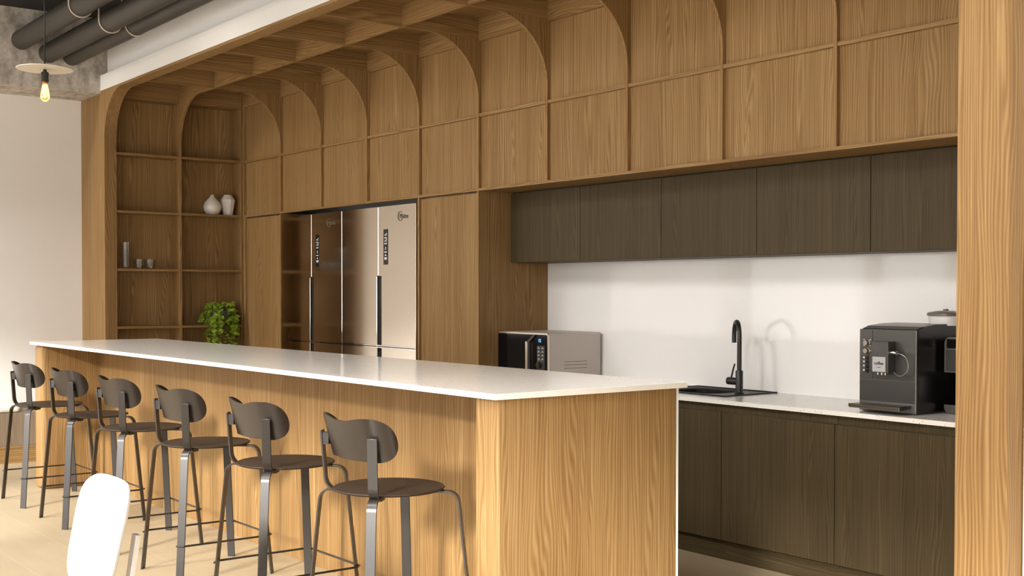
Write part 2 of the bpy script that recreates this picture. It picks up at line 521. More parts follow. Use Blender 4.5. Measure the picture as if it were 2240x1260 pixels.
window(3, 5.10, 8.0, 1.42, 2.77, [])
window(4, 8.0, 11.0, 0.0, 2.77, [])
window(5, 11.0, 14.0, 0.0, 2.77, [])

# ------------------------------------------------------------------ oak portal and ribbed canopy
R = 0.42; ZS = 3.203; ZA = ZS - R; ZT = 3.345; YP0, YP1 = -1.302, -1.196
XR0, XR1 = 8.237, 8.421
portal = thing('portal_frame', 'wide oak portal with rounded upper corner framing the whole kitchen niche', 'portal', (4.0, -1.25, 0))
bm = bmesh.new()
pts = [(-0.64, 0), (-0.02, 0), (-0.02, ZA)] + arc(0.40, ZA, R, 180, 90, 20)[1:] + [(0.40, 3.222), (-0.64, 3.222)]
prism(bm, pts, 'y', YP0, YP1)
obj('post', bm, oak_z, portal)
bm = bmesh.new()
pts = [(XR1, 0), (XR0, 0), (XR0, ZA)] + arc(XR0 - R, ZA, R, 0, 90, 20)[1:] + [(XR0 - R, 3.222), (XR1, 3.222)]
prism(bm, pts, 'y', YP0, YP1)
obj('post', bm, oak_z, portal)
bbox('side_lining', oak_z, XR0 + 0.0005, 8.259, -1.195, 0.615, 0, ZT, portal)
bbox('lintel', oak_x, 0.401, XR0 - R - 0.001, YP0, YP1, ZS, 3.222, portal)

canopy = thing('ribbed_canopy', 'oak ceiling and wall lattice of arched ribs above the fridges and cabinets', 'canopy', (4.0, 0, 2.1))
TF = 0.021
Z1A, Z1B = 2.668, 2.690      # upper rail
Z2A, Z2B = 2.159, 2.177      # lower rail
bbox('ceiling_panel', oak_x, -0.2, XR0, -1.2, 0.06, ZT, ZT + 0.02, canopy)
bm = bmesh.new(); box(bm, -0.2, XR0, -0.621, -0.600, ZS + 0.0006, ZT)
obj('long_beam', bm, oak_x, canopy)
for i in range(0, 12):
    xr = 0.75 * i if i < 11 else XR0
    zb = Z2B
    bm = bmesh.new()
    if i == 0:
        box(bm, xr - TF, xr, 0.0, 0.05, 0, ZT)
        obj('corner_post', bm, oak_z, canopy)
        continue
    box(bm, xr - TF, xr, YP1 + 0.001, 0.05, ZS, ZT, mi=0)
    pts = [(0.05, zb), (0.0, zb), (0.0, ZA)] + arc(-R, ZA, R, 0, 90, 20)[1:] + [(0.05, ZS)]
    prism(bm, pts, 'x', xr - TF, xr, mi=1)
    obj('arched_rib', bm, [oak_y, oak_z], canopy)
bm = bmesh.new(); box(bm, 0, XR0, 0.0015, 0.024, 3.187, ZT)
obj('top_board', bm, oak_x, canopy)
bm = bmesh.new(); box(bm, 0, XR0, 0.004, 0.03, Z1A, Z1B)
obj('rail', bm, oak_x, canopy)
bm = bmesh.new(); box(bm, -0.0, 3.75, 0.0, 0.03, Z2A, Z2B); box(bm, 3.75, XR0, 0.0, 0.615, Z2A, Z2B)
obj('rail', bm, oak_x, canopy)
for i in range(11):
    xa, xb = 0.75 * i, min(0.75 * (i + 1), XR0) - TF
    for za, zb in ((Z1B, 3.19), (Z2B, Z1A)):
        bbox('wall_panel', oak_z, xa, xb, 0.024, 0.045, za, zb, canopy)

# ------------------------------------------------------------------ open shelving at the left end
shelf = thing('open_bookcase', 'tall open oak bookcase with arched tops and two columns of shelves', 'bookcase', (-0.1, -0.6, 0))
XB, XS = -0.195, -0.022
bbox('back_panel', oak_z, XB - 0.02, XB, YP1, 0.05, 0, ZT, shelf)
for (ya, yb) in ((-0.621, -0.600), (-0.022, -0.001)):
    bm = bmesh.new()
    if ya < -0.3:
        pts = [(XB, 0), (XS, 0), (XS, ZA)] + arc(XS + R, ZA, R, 180, 90, 20)[1:] + [(XB, ZS)]
        prism(bm, pts, 'y', ya + 0.0005, yb - 0.0005)
    else:
        box(bm, XB, XS, ya, yb, 0, ZT)
    obj('upright', bm, oak_z, shelf)
for z in (2.679, 2.168, 1.657, 1.146, 0.635, 0.124):
    for ya, yb in ((YP1, -0.621), (-0.600, -0.022)):
        bbox('shelf', oak_y, XB, XS - 0.003, ya, yb, z - 0.0108, z + 0.0108, shelf)
for ya, yb in ((YP1, -0.621), (-0.600, -0.022)):
    bbox('top_board', oak_y, XB, XS - 0.004, ya, yb, 3.17, ZT, shelf)

# ------------------------------------------------------------------ tall cabinets and fridge housing
def tall_cabinet(x0, x1, label, side):
    t = thing('tall_cabinet', label, 'cabinet', ((x0 + x1) / 2, 0.3, 0), 'tall oak cabinets beside the fridges')
    bm = bmesh.new()
    box(bm, x0, x0 + 0.02, 0.0, 0.615, 0, Z2A)
    box(bm, x1 - TF, x1, 0.0, 0.615, 0, Z2A)
    box(bm, x0 + 0.02, x1 - TF, 0.05, 0.615, 0.0, Z2A)
    obj('carcass', bm, oak_z, t)
    bbox('door', oak_z, x0 + 0.022, x1 - TF - 0.003, 0.016, 0.038, 0.114, 2.146, t)
    return t
tall_cabinet(0.0, 0.75, 'narrow tall oak cabinet between the bookcase corner and left fridge', -1)
tall_cabinet(3.0 - TF, 3.75, 'tall oak cabinet between the right fridge and the microwave niche', 1)

def fridge(x0, x1, label, faint):
    t = thing('refrigerator', label, 'refrigerator', ((x0 + x1) / 2, 0.3, 0), 'champagne refrigerators side by side')
    xm = x0 + (x1 - x0) * 0.507
    zt, zs = 2.122, 1.038
    bbox('cabinet', fridge_side, x0 + 0.004, x1 - 0.004, 0.06, 0.60, 0.02, zt, t)
    hx0, hx1 = xm - 0.026, xm + 0.05
    for nm, (a, b) in (('door', (x0 + 0.001, xm - 0.006)), ('door', (xm + 0.006, x1 - 0.012))):
        left = a < xm - 0.1
        for (za, zb) in ((zs + 0.012, zt), (0.06, zs - 0.012)):
            bm = bmesh.new()
            # door plate, notched along the handle groove below 1.586
            g = hx0 if left else hx1
            zh = min(zb, 1.586)
            if left:
                box(bm, a, g, 0.002, 0.056, za, zh)
                if zb > zh: box(bm, a, b, 0.002, 0.056, zh, zb)
            else:
                box(bm, g, b, 0.002, 0.056, za, zh)
                if zb > zh: box(bm, a, b, 0.002, 0.056, zh, zb)
            obj('door', bm, fridge_metal, t)
    bm = bmesh.new(); box(bm, hx0 + 0.009, hx1 - 0.001, 0.045, 0.058, 0.06, 1.585)
    box(bm, hx1 - 0.006, hx1 - 0.0005, 0.003, 0.05, 0.06, 1.585)
    obj('handle_groove', bm, groove_grey, t)
    bbox('handle_trim', chrome, hx0 + 0.0005, hx0 + 0.0085, -0.001, 0.05, 0.06, 1.586, t, bevel=0.004)
    bbox('centre_trim', chrome, xm - 0.0055, xm + 0.0055, -0.001, 0.05, 1.588, zt, t, bevel=0.004)
    bbox('edge_trim', chrome, x1 - 0.0115, x1, -0.001, 0.05, 0.06, zt, t, bevel=0.004)
    bm = bmesh.new()
    box(bm, x0 + 0.001, x1 - 0.001, -0.002, 0.05, zs + 0.003, zs + 0.0112)
    box(bm, x0 + 0.001, x1 - 0.001, -0.002, 0.05, zs - 0.0112, zs - 0.003)
    obj('split_trim', bm, chrome, t)
    # touch panel with small symbols
    px0, px1 = xm + 0.083, xm + 0.145
    p = bbox('touch_panel', screen_black, px0, px1, -0.0005, 0.004, 1.673, 1.945, t)
    bm = bmesh.new()
    cx = (px0 + px1) / 2
    def ic(z, wdt, h, dx=0.0):
        box(bm, cx - wdt / 2 + dx, cx + wdt / 2 + dx, -0.0012, 0.0, z - h / 2, z + h / 2)
    for z in (1.900, 1.855):
        ic(z, 0.026, 0.014); ic(z + 0.012, 0.012, 0.008, 0.014); ic(z - 0.004, 0.036, 0.006)
    for z in (1.879, 1.834, 1.770): ic(z, 0.040, 0.008)
    ic(1.792, 0.018, 0.008); ic(1.802, 0.010, 0.018)
    ic(1.743, 0.020, 0.008); ic(1.750, 0.010, 0.010)
    ic(1.724, 0.040, 0.010); ic(1.714, 0.032, 0.007)
    obj('symbols', bm, icon_white, p)
    # badge: open ring with lettering
    lm = logo_faint if faint else logo_grey
    bm = bmesh.new()
    lx, lz, lr = x1 - 0.220, 2.036, 0.036
    A = arc(lx, lz, lr, 55, 330, 30); B = arc(lx + 0.001, lz, lr - 0.004, 55, 330, 30)
    vo = [[bm.verts.new((u, y, v)) for (u, v) in q] for y in (-0.001, 0.003) for q in (A, B)]
    for k in range(30):
        bm.faces.new((vo[0][k], vo[0][k + 1], vo[1][k + 1], vo[1][k]))
        bm.faces.new((vo[0][k], vo[2][k], vo[2][k + 1], vo[0][k + 1]))
        bm.faces.new((vo[1][k], vo[1][k + 1], vo[3][k + 1], vo[3][k]))
    bd = obj('badge', bm, lm, t)
    text_mesh('lettering', 'Midea', lm, bd, (lx - 0.012, -0.0008, lz - 0.018), (1, 0, 0), (0, 0, 1), 0.050, 0.0)
    return t
fridge(0.768, 1.846, 'left champagne refrigerator, nearer the bookcase, mirroring dark shelves', True)
fridge(1.852, 2.957, 'right champagne refrigerator with pale reflection and black touch panel', False)

# ------------------------------------------------------------------ wall and base cabinets
upl = ['first dark wall cabinet, against the tall oak side panel', 'second dark wall cabinet from the tall oak side panel',
       'third dark wall cabinet, the one above the left end of the sink', 'fourth dark wall cabinet, the one above the tap',
       'fifth dark wall cabinet, above the coffee machines', 'last dark wall cabinet, mostly hidden by the right oak post']
for i in range(6):
    x0, x1 = 3.75 + 0.75 * i, min(3.75 + 0.75 * (i + 1), XR0 - TF)
    t = thing('wall_cabinet', upl[i], 'cabinet', ((x0 + x1) / 2, 0.4, 1.667), 'dark wall cabinets over the worktop')
    bbox('carcass', smoked_z, x0 + 0.0008, x1 - 0.0008, 0.299, 0.615, 1.667, 2.157, t)
    bbox('door', smoked_z, x0 + 0.0022, x1 - 0.0022, 0.2775, 0.2985, 1.669, 2.150, t, bevel=0.0008)
bl = ['first dark base cabinet, hidden below the microwave', 'second dark base cabinet along the back worktop',
      'dark base cabinet below the black sink', 'dark base cabinet just right of the sink, in shade',
      'dark base cabinet below the large black coffee machine', 'last dark base cabinet beside the right oak post']
for i in range(6):
    x0, x1 = 3.75 + 0.75 * i, min(3.75 + 0.75 * (i + 1), XR0 - TF)
    t = thing('base_cabinet', bl[i], 'cabinet', ((x0 + x1) / 2, 0.3, 0), 'dark base cabinets under the back worktop')
    bm = bmesh.new()
    box(bm, x0 + 0.0012, x1 - 0.0012, 0.030, 0.05, 0.114, 0.853)
    box(bm, x0 + 0.0008, x0 + 0.02, 0.05, 0.61, 0.114, 0.853)
    box(bm, x1 - 0.02, x1 - 0.0008, 0.05, 0.61, 0.114, 0.853)
    box(bm, x0 + 0.02, x1 - 0.02, 0.05, 0.61, 0.114, 0.14)
    obj('carcass', bm, smoked_z, t)
    bbox('door', smoked_z, x0 + 0.0025, x1 - 0.0025, 0.001, 0.0225, 0.114, 0.808, t, bevel=0.0015)
    bbox('plinth', smoked_x, x0, x1, 0.037, 0.055, 0.0, 0.113, t)
CT = 0.876
wt = bmesh.new()
# worktop with sink cut-out
SX0, SX1, SY0, SY1 = 5.25, 5.885, 0.155, 0.603
box(wt, 3.75, SX0 + 0.03, -0.004, 0.613, 0.8535, CT)
box(wt, SX1 - 0.03, XR0 - TF, -0.004, 0.613, 0.8535, CT)
box(wt, SX0 + 0.03, SX1 - 0.03, -0.004, SY0 + 0.03, 0.8535, CT)
box(wt, SX0 + 0.03, SX1 - 0.03, SY1 - 0.03, 0.613, 0.8535, CT)
tag(obj('back_worktop', wt, quartz), 'speckled white quartz worktop along the back wall, under sink and microwave', 'worktop')
tag(bbox('backsplash_panel', backsplash_mat, 3.752, XR0 - TF, 0.6135, 0.6195, CT, 2.157), 'glossy white glass backsplash behind the tap and coffee machines', 'backsplash')

# ------------------------------------------------------------------ sink and tap
def rrect(x0, x1, y0, y1, r, n=8):
    out = []
    for (cx, cy, a0) in ((x1 - r, y1 - r, 0), (x0 + r, y1 - r, 90), (x0 + r, y0 + r, 180), (x1 - r, y0 + r, 270)):
        out += arc(cx, cy, r, a0, a0 + 90, n)
    return out
sink = thing('kitchen_sink', 'black inset sink with rounded bowl in the back worktop', 'sink', (5.55, 0.38, CT))
def loops(bm, ls, mi=0, close_last=True, smooth=False):
    rings = [[bm.verts.new(p) for p in l] for l in ls]
    n = len(rings[0])
    for a, b in zip(rings, rings[1:]):
        for k in range(n):
            f = bm.faces.new((a[k], a[(k + 1) % n], b[(k + 1) % n], b[k])); f.smooth = smooth; f.material_index = mi
    if close_last: bm.faces.new(rings[-1])
    return rings
bm = bmesh.new()
R3 = lambda pts, z: [(u, v, z) for u, v in pts]
loops(bm, [R3(rrect(SX0, SX1, SY0, SY1, 0.012), CT + 0.0004), R3(rrect(SX0, SX1, SY0, SY1, 0.012), CT + 0.007),
           R3(rrect(SX0 + 0.016, SX1 - 0.016, SY0 + 0.016, SY1 - 0.016, 0.012), CT + 0.007),
           R3(rrect(SX0 + 0.02, SX1 - 0.02, SY0 + 0.02, SY1 - 0.02, 0.012), CT + 0.002),
           R3(rrect(SX0 + 0.05, SX1 - 0.165, SY0 + 0.05, SY1 - 0.05, 0.10), CT + 0.002),
           R3(rrect(SX0 + 0.065, SX1 - 0.18, SY0 + 0.065, SY1 - 0.065, 0.09), CT - 0.006),
           R3(rrect(SX0 + 0.075, SX1 - 0.19, SY0 + 0.075, SY1 - 0.075, 0.08), CT - 0.17)])
obj('bowl', bm, sink_mat, sink)
bm = bmesh.new(); lathe(bm, [(0.0, CT - 0.169), (0.034, CT - 0.169), (0.036, CT - 0.166), (0.0, CT - 0.164)], (5.50, 0.38, 0), 20)
obj('drain', bm, chrome, sink)
tap = thing('kitchen_tap', 'slim matt black gooseneck tap with side lever on the sink', 'tap', (5.791, 0.376, CT))
TX, TY, TZ = 5.791, 0.376, CT + 0.0022
bm = bmesh.new(); lathe(bm, [(0.0, TZ), (0.027, TZ), (0.027, TZ + 0.006), (0.0215, TZ + 0.010), (0.0215, 1.008), (0.0195, 1.011), (0.0, 1.011)], (TX, TY, 0), 24)
obj('body', bm, black_matte, tap)
bm = bmesh.new()
hx, hy = -0.80, 0.60
pts = [(TX, TY, 1.008), (TX, TY, 1.08), (TX, TY, 1.15)]
rr = 0.078
zc0 = 1.205
for k in range(0, 17):
    a = PI * k / 16
    d = rr - rr * math.cos(a)
    pts.append((TX + hx * d, TY + hy * d, zc0 + rr * math.sin(a) * 1.08))
pts.append((TX + hx * 2 * rr, TY + hy * 2 * rr, 1.165))
tube(bm, pts, 0.0135, 14)
obj('spout', bm, black_matte, tap)
bm = bmesh.new(); tube(bm, [(TX - 0.0, TY, 0.948), (TX - 0.084, TY - 0.004, 0.948)], 0.0215, 20)
vb = obj('valve', bm, black_matte, tap, bevel=0.003)
bm = bmesh.new(); tube(bm, [(TX - 0.062, TY, 0.963), (TX - 0.048, TY, 1.012), (TX - 0.035, TY, 1.048)], [0.0052, 0.005, 0.0048], 10)
obj('lever', bm, black_matte, vb)

# ------------------------------------------------------------------ microwave
mw = thing('microwave', 'grey microwave with black glass front beside the tall oak side panel', 'microwave', (4.08, 0.35, CT))
MX0, MX1, MY0, MY1, MZ0, MZ1 = 3.812, 4.352, 0.125, 0.594, CT + 0.012, 1.191
bbox('case', mw_grey, MX0 + 0.002, MX1, MY0 + 0.022, MY1, MZ0, MZ1, mw, bevel=0.01)
bm = bmesh.new(); prism(bm, rrect(MX0, MX1 - 0.003, MZ0, MZ1, 0.018), 'y', MY0 + 0.004, MY0 + 0.0215)
obj('front_frame', bm, mw_trim, mw, bevel=0.002)
bm = bmesh.new(); prism(bm, rrect(MX0 + 0.002, MX1 - 0.010, MZ0 + 0.006, MZ1 - 0.012, 0.014), 'y', MY0 - 0.002, MY0 + 0.0038)
door = obj('door_glass', bm, mw_black, mw)
bm = bmesh.new()
prism(bm, [(4.146, MZ0 + 0.01), (4.170, MZ0 + 0.01), (4.170, 1.128), (4.146, 1.134)], 'y', MY0 - 0.028, MY0 - 0.003)
obj('handle', bm, mw_trim, mw, bevel=0.003)
bm = bmesh.new()
prism(bm, [(4.150, 1.1345), (4.172, 1.1285), (4.236, 1.176), (4.212, 1.176)], 'y', MY0 - 0.012, MY0 - 0.0021)
obj('handle_ramp', bm, plain('black handle ramp', (0.03, 0.025, 0.02), 0.2, noise=0.05), mw)
dp = bbox('keypad', plain('charcoal keypad', (0.02, 0.019, 0.018), 0.4, noise=0.05), 4.243, 4.325, MY0 - 0.0030, MY0 - 0.0021, 0.935, 1.106, mw)
bm = bmesh.new()
for r_ in range(4):
    for c_ in range(2):
        x = 4.262 + c_ * 0.040; z = 1.092 - r_ * 0.024
        box(bm, x - 0.013, x + 0.013, MY0 - 0.0038, MY0 - 0.0029, z - 0.006, z - 0.003)
        box(bm, x - 0.005, x + 0.006, MY0 - 0.0038, MY0 - 0.0029, z - 0.003, z + 0.005)
for a in arc(4.272, 0.985, 0.027, 30, 150, 8):
    box(bm, a[0] - 0.0025, a[0] + 0.0025, MY0 - 0.0038, MY0 - 0.0029, a[1] - 0.001, a[1] + 0.001)
obj('key_symbols', bm, plain('grey key print', (0.42, 0.40, 0.38), 0.5, noise=0.02), dp)
bm = bmesh.new(); lathe(bm, [(0.0, -0.018), (0.016, -0.018), (0.019, -0.014), (0.019, 0.0), (0.0, 0.0)], (4.268, MY0 - 0.0031, 0.978), 24, axis='y')
obj('dial', bm, plain('dark bronze dial', (0.11, 0.08, 0.05), 0.3, metal=0.8, noise=0.05), mw)
text_mesh('display_digits', '12', blue_digits, mw, (4.256, MY0 - 0.0026, 1.130), (1, 0, 0), (0, 0, 1), 0.030, 0.0006)
bm = bmesh.new()
for z in (0.998, 0.976, 0.954):
    box(bm, MX1 - 0.001, MX1 + 0.0008, 0.267, 0.468, z - 0.0016, z + 0.0016)
obj('vent', bm, slot_dark, mw)
bm = bmesh.new()
for x in (MX0 + 0.05, MX1 - 0.05):
    for y in (MY0 + 0.07, MY1 - 0.05):
        lathe(bm, [(0.0, CT), (0.014, CT), (0.014, MZ0 + 0.004), (0.0, MZ0 + 0.004)], (x, y, 0), 12)
obj('feet', bm, black_matte, mw)

# ------------------------------------------------------------------ coffee machines
cm = thing('coffee_machine', 'large black bean coffee machine with bronze drip tray on the worktop', 'coffee machine', (6.97, 0.33, CT))
KX0, KX1, KY0, KY1 = 6.804, 7.123, 0.124, 0.530
bm = bmesh.new()
prof = [(KY0 + 0.012, CT + 0.001), (KY1, CT + 0.001), (KY1, 1.285), (KY1 - 0.03, 1.299), (KY1 - 0.12, 1.308), (KY0 + 0.17, 1.306), (KY0 + 0.06, 1.296), (KY0 + 0.012, 1.281)]
prism(bm, prof, 'x', KX0, KX1)
obj('housing', bm, coffee_side, cm, bevel=0.006)
bm = bmesh.new(); box(bm, KX0 - 0.001, KX1 + 0.001, KY0, KY0 + 0.0115, CT + 0.004, 1.280)
obj('front_rim', bm, coffee_edge, cm, bevel=0.003)
bbox('control_strip', coffee_front, KX0 + 0.004, 6.881, KY0 - 0.004, KY0 - 0.0002, 1.036, 1.277, cm, bevel=0.001)
bbox('upper_front', coffee_front, 6.883, KX1 - 0.004, KY0 - 0.003, KY0 - 0.0002, 1.036, 1.277, cm, bevel=0.001)
bbox('lower_front', coffee_front, KX0 + 0.004, KX1 - 0.004, KY0 - 0.004, KY0 - 0.0002, 0.93, 1.0335, cm, bevel=0.001)
for z in (1.213, 1.173):
    bm = bmesh.new(); lathe(bm, [(0.0, -0.020), (0.012, -0.020), (0.013, -0.016), (0.0135, -0.004), (0.0155, -0.003), (0.0155, 0.0), (0.0, 0.0)], (6.852, KY0 - 0.0042, z), 20, axis='y')
    obj('knob', bm, bronze, cm)
bm = bmesh.new()
for (x, z) in ((6.832, 1.228), (6.868, 1.228), (6.832, 1.199), (6.868, 1.199), (6.830, 1.175), (6.874, 1.175)):
    box(bm, x - 0.004, x + 0.004, KY0 - 0.0048, KY0 - 0.0039, z - 0.0015, z + 0.0015)
for z in (1.140, 1.120, 1.100, 1.078):
    box(bm, 6.828, 6.836, KY0 - 0.0048, KY0 - 0.0039, z - 0.004, z + 0.004)
obj('symbols', bm, icon_white, cm)
sw = bbox('switch_bank', print_black, 6.842, 6.862, KY0 - 0.0052, KY0 - 0.0041, 1.066, 1.152, cm)
bm = bmesh.new()
for k in range(4):
    z = 1.140 - 0.021 * k
    box(bm, 6.844, 6.860, KY0 - 0.009, KY0 - 0.0051, z - 0.008, z + 0.006)
obj('switch', bm, plain('gloss black switch', (0.015, 0.014, 0.013), 0.15, noise=0.05), sw)
bx = bbox('brew_head', coffee_front, 6.915, 7.012, 0.062, KY0 - 0.0031, 1.074, 1.224, cm, bevel=0.002)
lb = bbox('label_plate', label_grey, 6.924, 6.998, 0.0605, 0.0618, 1.078, 1.150, cm)
text_mesh('lettering', 'coffee', print_black, lb, (6.935, 0.0603, 1.112), (1, 0, 0), (0, 0, 1), 0.021, 0.0004)
bm = bmesh.new(); box(bm, 6.950, 6.972, 0.0600, 0.0606, 1.098, 1.1005)
obj('small_print', bm, print_black, lb)
for x in (6.944, 6.966, 6.986):
    bm = bmesh.new(); lathe(bm, [(0.0, 1.0735), (0.005, 1.0735), (0.0045, 1.062), (0.0, 1.062)], (x, 0.078, 0), 12)
    obj('nozzle', bm, chrome, cm)
bm = bmesh.new(); tube(bm, [(7.010, 0.085, 1.172), (7.020, 0.085, 1.172), (7.046, 0.085, 1.170)], [0.0125, 0.0145, 0.0105], 16)
obj('steam_cap', bm, chrome, cm)
bm = bmesh.new()
pts = [(7.046 + 0.0, 0.085, 1.170)]
for k in range(17):
    a = math.radians(80 - 220 * k / 16)
    pts.append((7.056 + 0.048 * math.cos(a), 0.087 + 0.0006 * k, 1.113 + 0.053 * math.sin(a)))
tube(bm, pts, 0.0028, 8)
obj('milk_hose', bm, coffee_edge, cm)
bm = bmesh.new()
prism(bm, [(KY0 - 0.004, 0.905), (KY0 - 0.004, 0.921), (0.028, 0.919), (0.020, 0.912), (0.024, 0.903), (0.04, 0.899)], 'x', 6.822, 7.100)
dt = obj('drip_tray', bm, coffee_side, cm, bevel=0.002)
bm = bmesh.new()
prism(bm, [(0.027, 0.9185), (0.020, 0.9195), (0.014, 0.914), (0.018, 0.902), (0.030, 0.897), (0.026, 0.904)], 'x', 6.818, 7.104)
obj('tray_lip', bm, bronze, dt, bevel=0.002)
hp = bmesh.new(); lathe(hp, [(0.0, 1.298), (0.077, 1.298), (0.082, 1.345), (0.0, 1.345)], (7.075, 0.440, 0), 32)
hpo = obj('bean_hopper', hp, jar_white, cm)
bm = bmesh.new(); lathe(bm, [(0.0, 1.3455), (0.088, 1.3455), (0.089, 1.358), (0.080, 1.363), (0.04, 1.370), (0.0, 1.372)], (7.075, 0.440, 0), 32)
lathe(bm, [(0.0, 1.370), (0.013, 1.370), (0.013, 1.378), (0.0, 1.379)], (7.075, 0.440, 0), 16)
obj('lid', bm, lid_grey, hpo)

c2 = thing('drip_coffee_maker', 'second black coffee maker half hidden behind the right oak post', 'coffee machine', (7.29, 0.42, CT))
def profile_block(name, x0, x1, y0, y1, z0, z1, r, mat, parent, round_top):
    bm = bmesh.new()
    if round_top:
        pts = [(x0, z0), (x1, z0), (x1, z1 - r)] + arc(x1 - r, z1 - r, r, 0, 90, 6)[1:] + arc(x0 + r, z1 - r, r, 90, 180, 6)
    else:
        pts = [(x0 + r, z0), (x1 - r, z0)] + arc(x1 - r, z0 + r, r, 270, 360, 6)[1:] + [(x1, z1), (x0, z1)] + arc(x0 + r, z0 + r, r, 180, 270, 6)[:-1]
    prism(bm, pts, 'y', y0, y1)
    return obj(name, bm, mat, parent)
profile_block('base', 7.150, 7.430, 0.322, 0.56, CT + 0.001, 0.918, 0.03, coffee_side, c2, False)
profile_block('base_rim', 7.148, 7.432, 0.318, 0.3215, CT + 0.002, 0.920, 0.03, coffee_edge, c2, False)
bbox('tower', coffee_side, 7.17, 7.41, 0.47, 0.56, 0.9185, 1.075, c2)
profile_block('head', 7.151, 7.429, 0.322, 0.56, 1.076, 1.243, 0.03, coffee_side, c2, True)
profile_block('head_rim', 7.148, 7.432, 0.318, 0.3215, 1.076, 1.246, 0.03, coffee_edge, c2, True)
bbox('head_front', coffee_front, 7.157, 7.423, 0.3155, 0.3179, 1.082, 1.186, c2)
bbox('head_glass', mw_black, 7.162, 7.418, 0.3150, 0.3178, 1.192, 1.236, c2)
bm = bmesh.new(); lathe(bm, [(0.0, 0.9205), (0.050, 0.9205), (0.055, 0.93), (0.048, 1.00), (0.036, 1.04), (0.034, 1.05), (0.0, 1.05)], (7.255, 0.385, 0), 24)
obj('carafe', bm, plain('grey steel carafe', (0.30, 0.30, 0.30), 0.3, metal=0.8, noise=0.05), c2)

# ------------------------------------------------------------------ island
isl = thing('kitchen_island', 'long oak bar island with recessed front behind the six stools', 'island', (4.1, -1.8, 0))
IX0, IX1, IY0, IY1 = 1.184, 6.990, -2.245, -1.336
IZ = 1.0675
bm = bmesh.new(); box(bm, 6.842, IX1, IY0, IY1, 0, IZ); obj('end_panel', bm, oak_z, isl, bevel=0.006, seg=3)
bm = bmesh.new(); box(bm, IX0, 1.36, IY0, IY1, 0, IZ); obj('end_panel', bm, oak_z, isl, bevel=0.03, seg=4)
bbox('front_panel', oak_z, 1.36, 6.842, -1.816, -1.79, 0, IZ, isl)
bm = bmesh.new(); box(bm, IX0, IX1, IY1 + 0.0005, IY1 + 0.010, 0, IZ); obj('back_panel', bm, white_edge, isl)
bm = bmesh.new(); box(bm, 1.172, 7.0075, -2.2745, -1.2915, 1.0680, 1.0905)
tag(obj('island_worktop', bm, quartz, bevel=0.0012), 'long white quartz worktop on the oak bar island', 'worktop')

# ------------------------------------------------------------------ bar stools
def strip(bm, prof, ang, c, wd=0.040, th=0.008):
    """Sweep a flat bar through (r,z) points in the radial plane at angle ang."""
    d = Vector((math.cos(ang), math.sin(ang), 0)); s = Vector((-math.sin(ang), math.cos(ang), 0))
    rings = []
    n = len(prof)
    for i, (r, z) in enumerate(prof):
        a = prof[max(i - 1, 0)]; b = prof[min(i + 1, n - 1)]
        t = Vector((b[0] - a[0], 0, b[1] - a[1])).normalized()
        nr, nz = -t.z, t.x
        p = Vector(c) + d * r + Vector((0, 0, z))
        nn = d * nr + Vector((0, 0, nz))
        rings.append([bm.verts.new(p + s * sx * wd / 2 + nn * sy * th / 2) for sx, sy in ((-1, -1), (1, -1), (1, 1), (-1, 1))])
    for a, b in zip(rings, rings[1:]):
        for k in range(4):
            f = bm.faces.new((a[k], a[(k + 1) % 4], b[(k + 1) % 4], b[k])); f.smooth = True
    bm.faces.new(rings[0]); bm.faces.new(rings[-1])

def fillet(p0, p1, p2, r, n=7):
    """Round the corner p0-p1-p2."""
    v0 = Vector(p0) - Vector(p1); v1 = Vector(p2) - Vector(p1)
    a = v0.angle(v1); L = r / math.tan(a / 2)
    u0, u1 = v0.normalized(), v1.normalized()
    c = Vector(p1) + (u0 + u1).normalized() * (r / math.sin(a / 2))
    s = Vector(p1) + u0 * L; e = Vector(p1) + u1 * L
    a0 = math.atan2(s.y - c.y, s.x - c.x); a1 = math.atan2(e.y - c.y, e.x - c.x)
    while a1 - a0 > PI: a1 -= 2 * PI
    while a1 - a0 < -PI: a1 += 2 * PI
    return [(c.x + r * math.cos(a0 + (a1 - a0) * i / n), c.y + r * math.sin(a0 + (a1 - a0) * i / n)) for i in range(n + 1)]

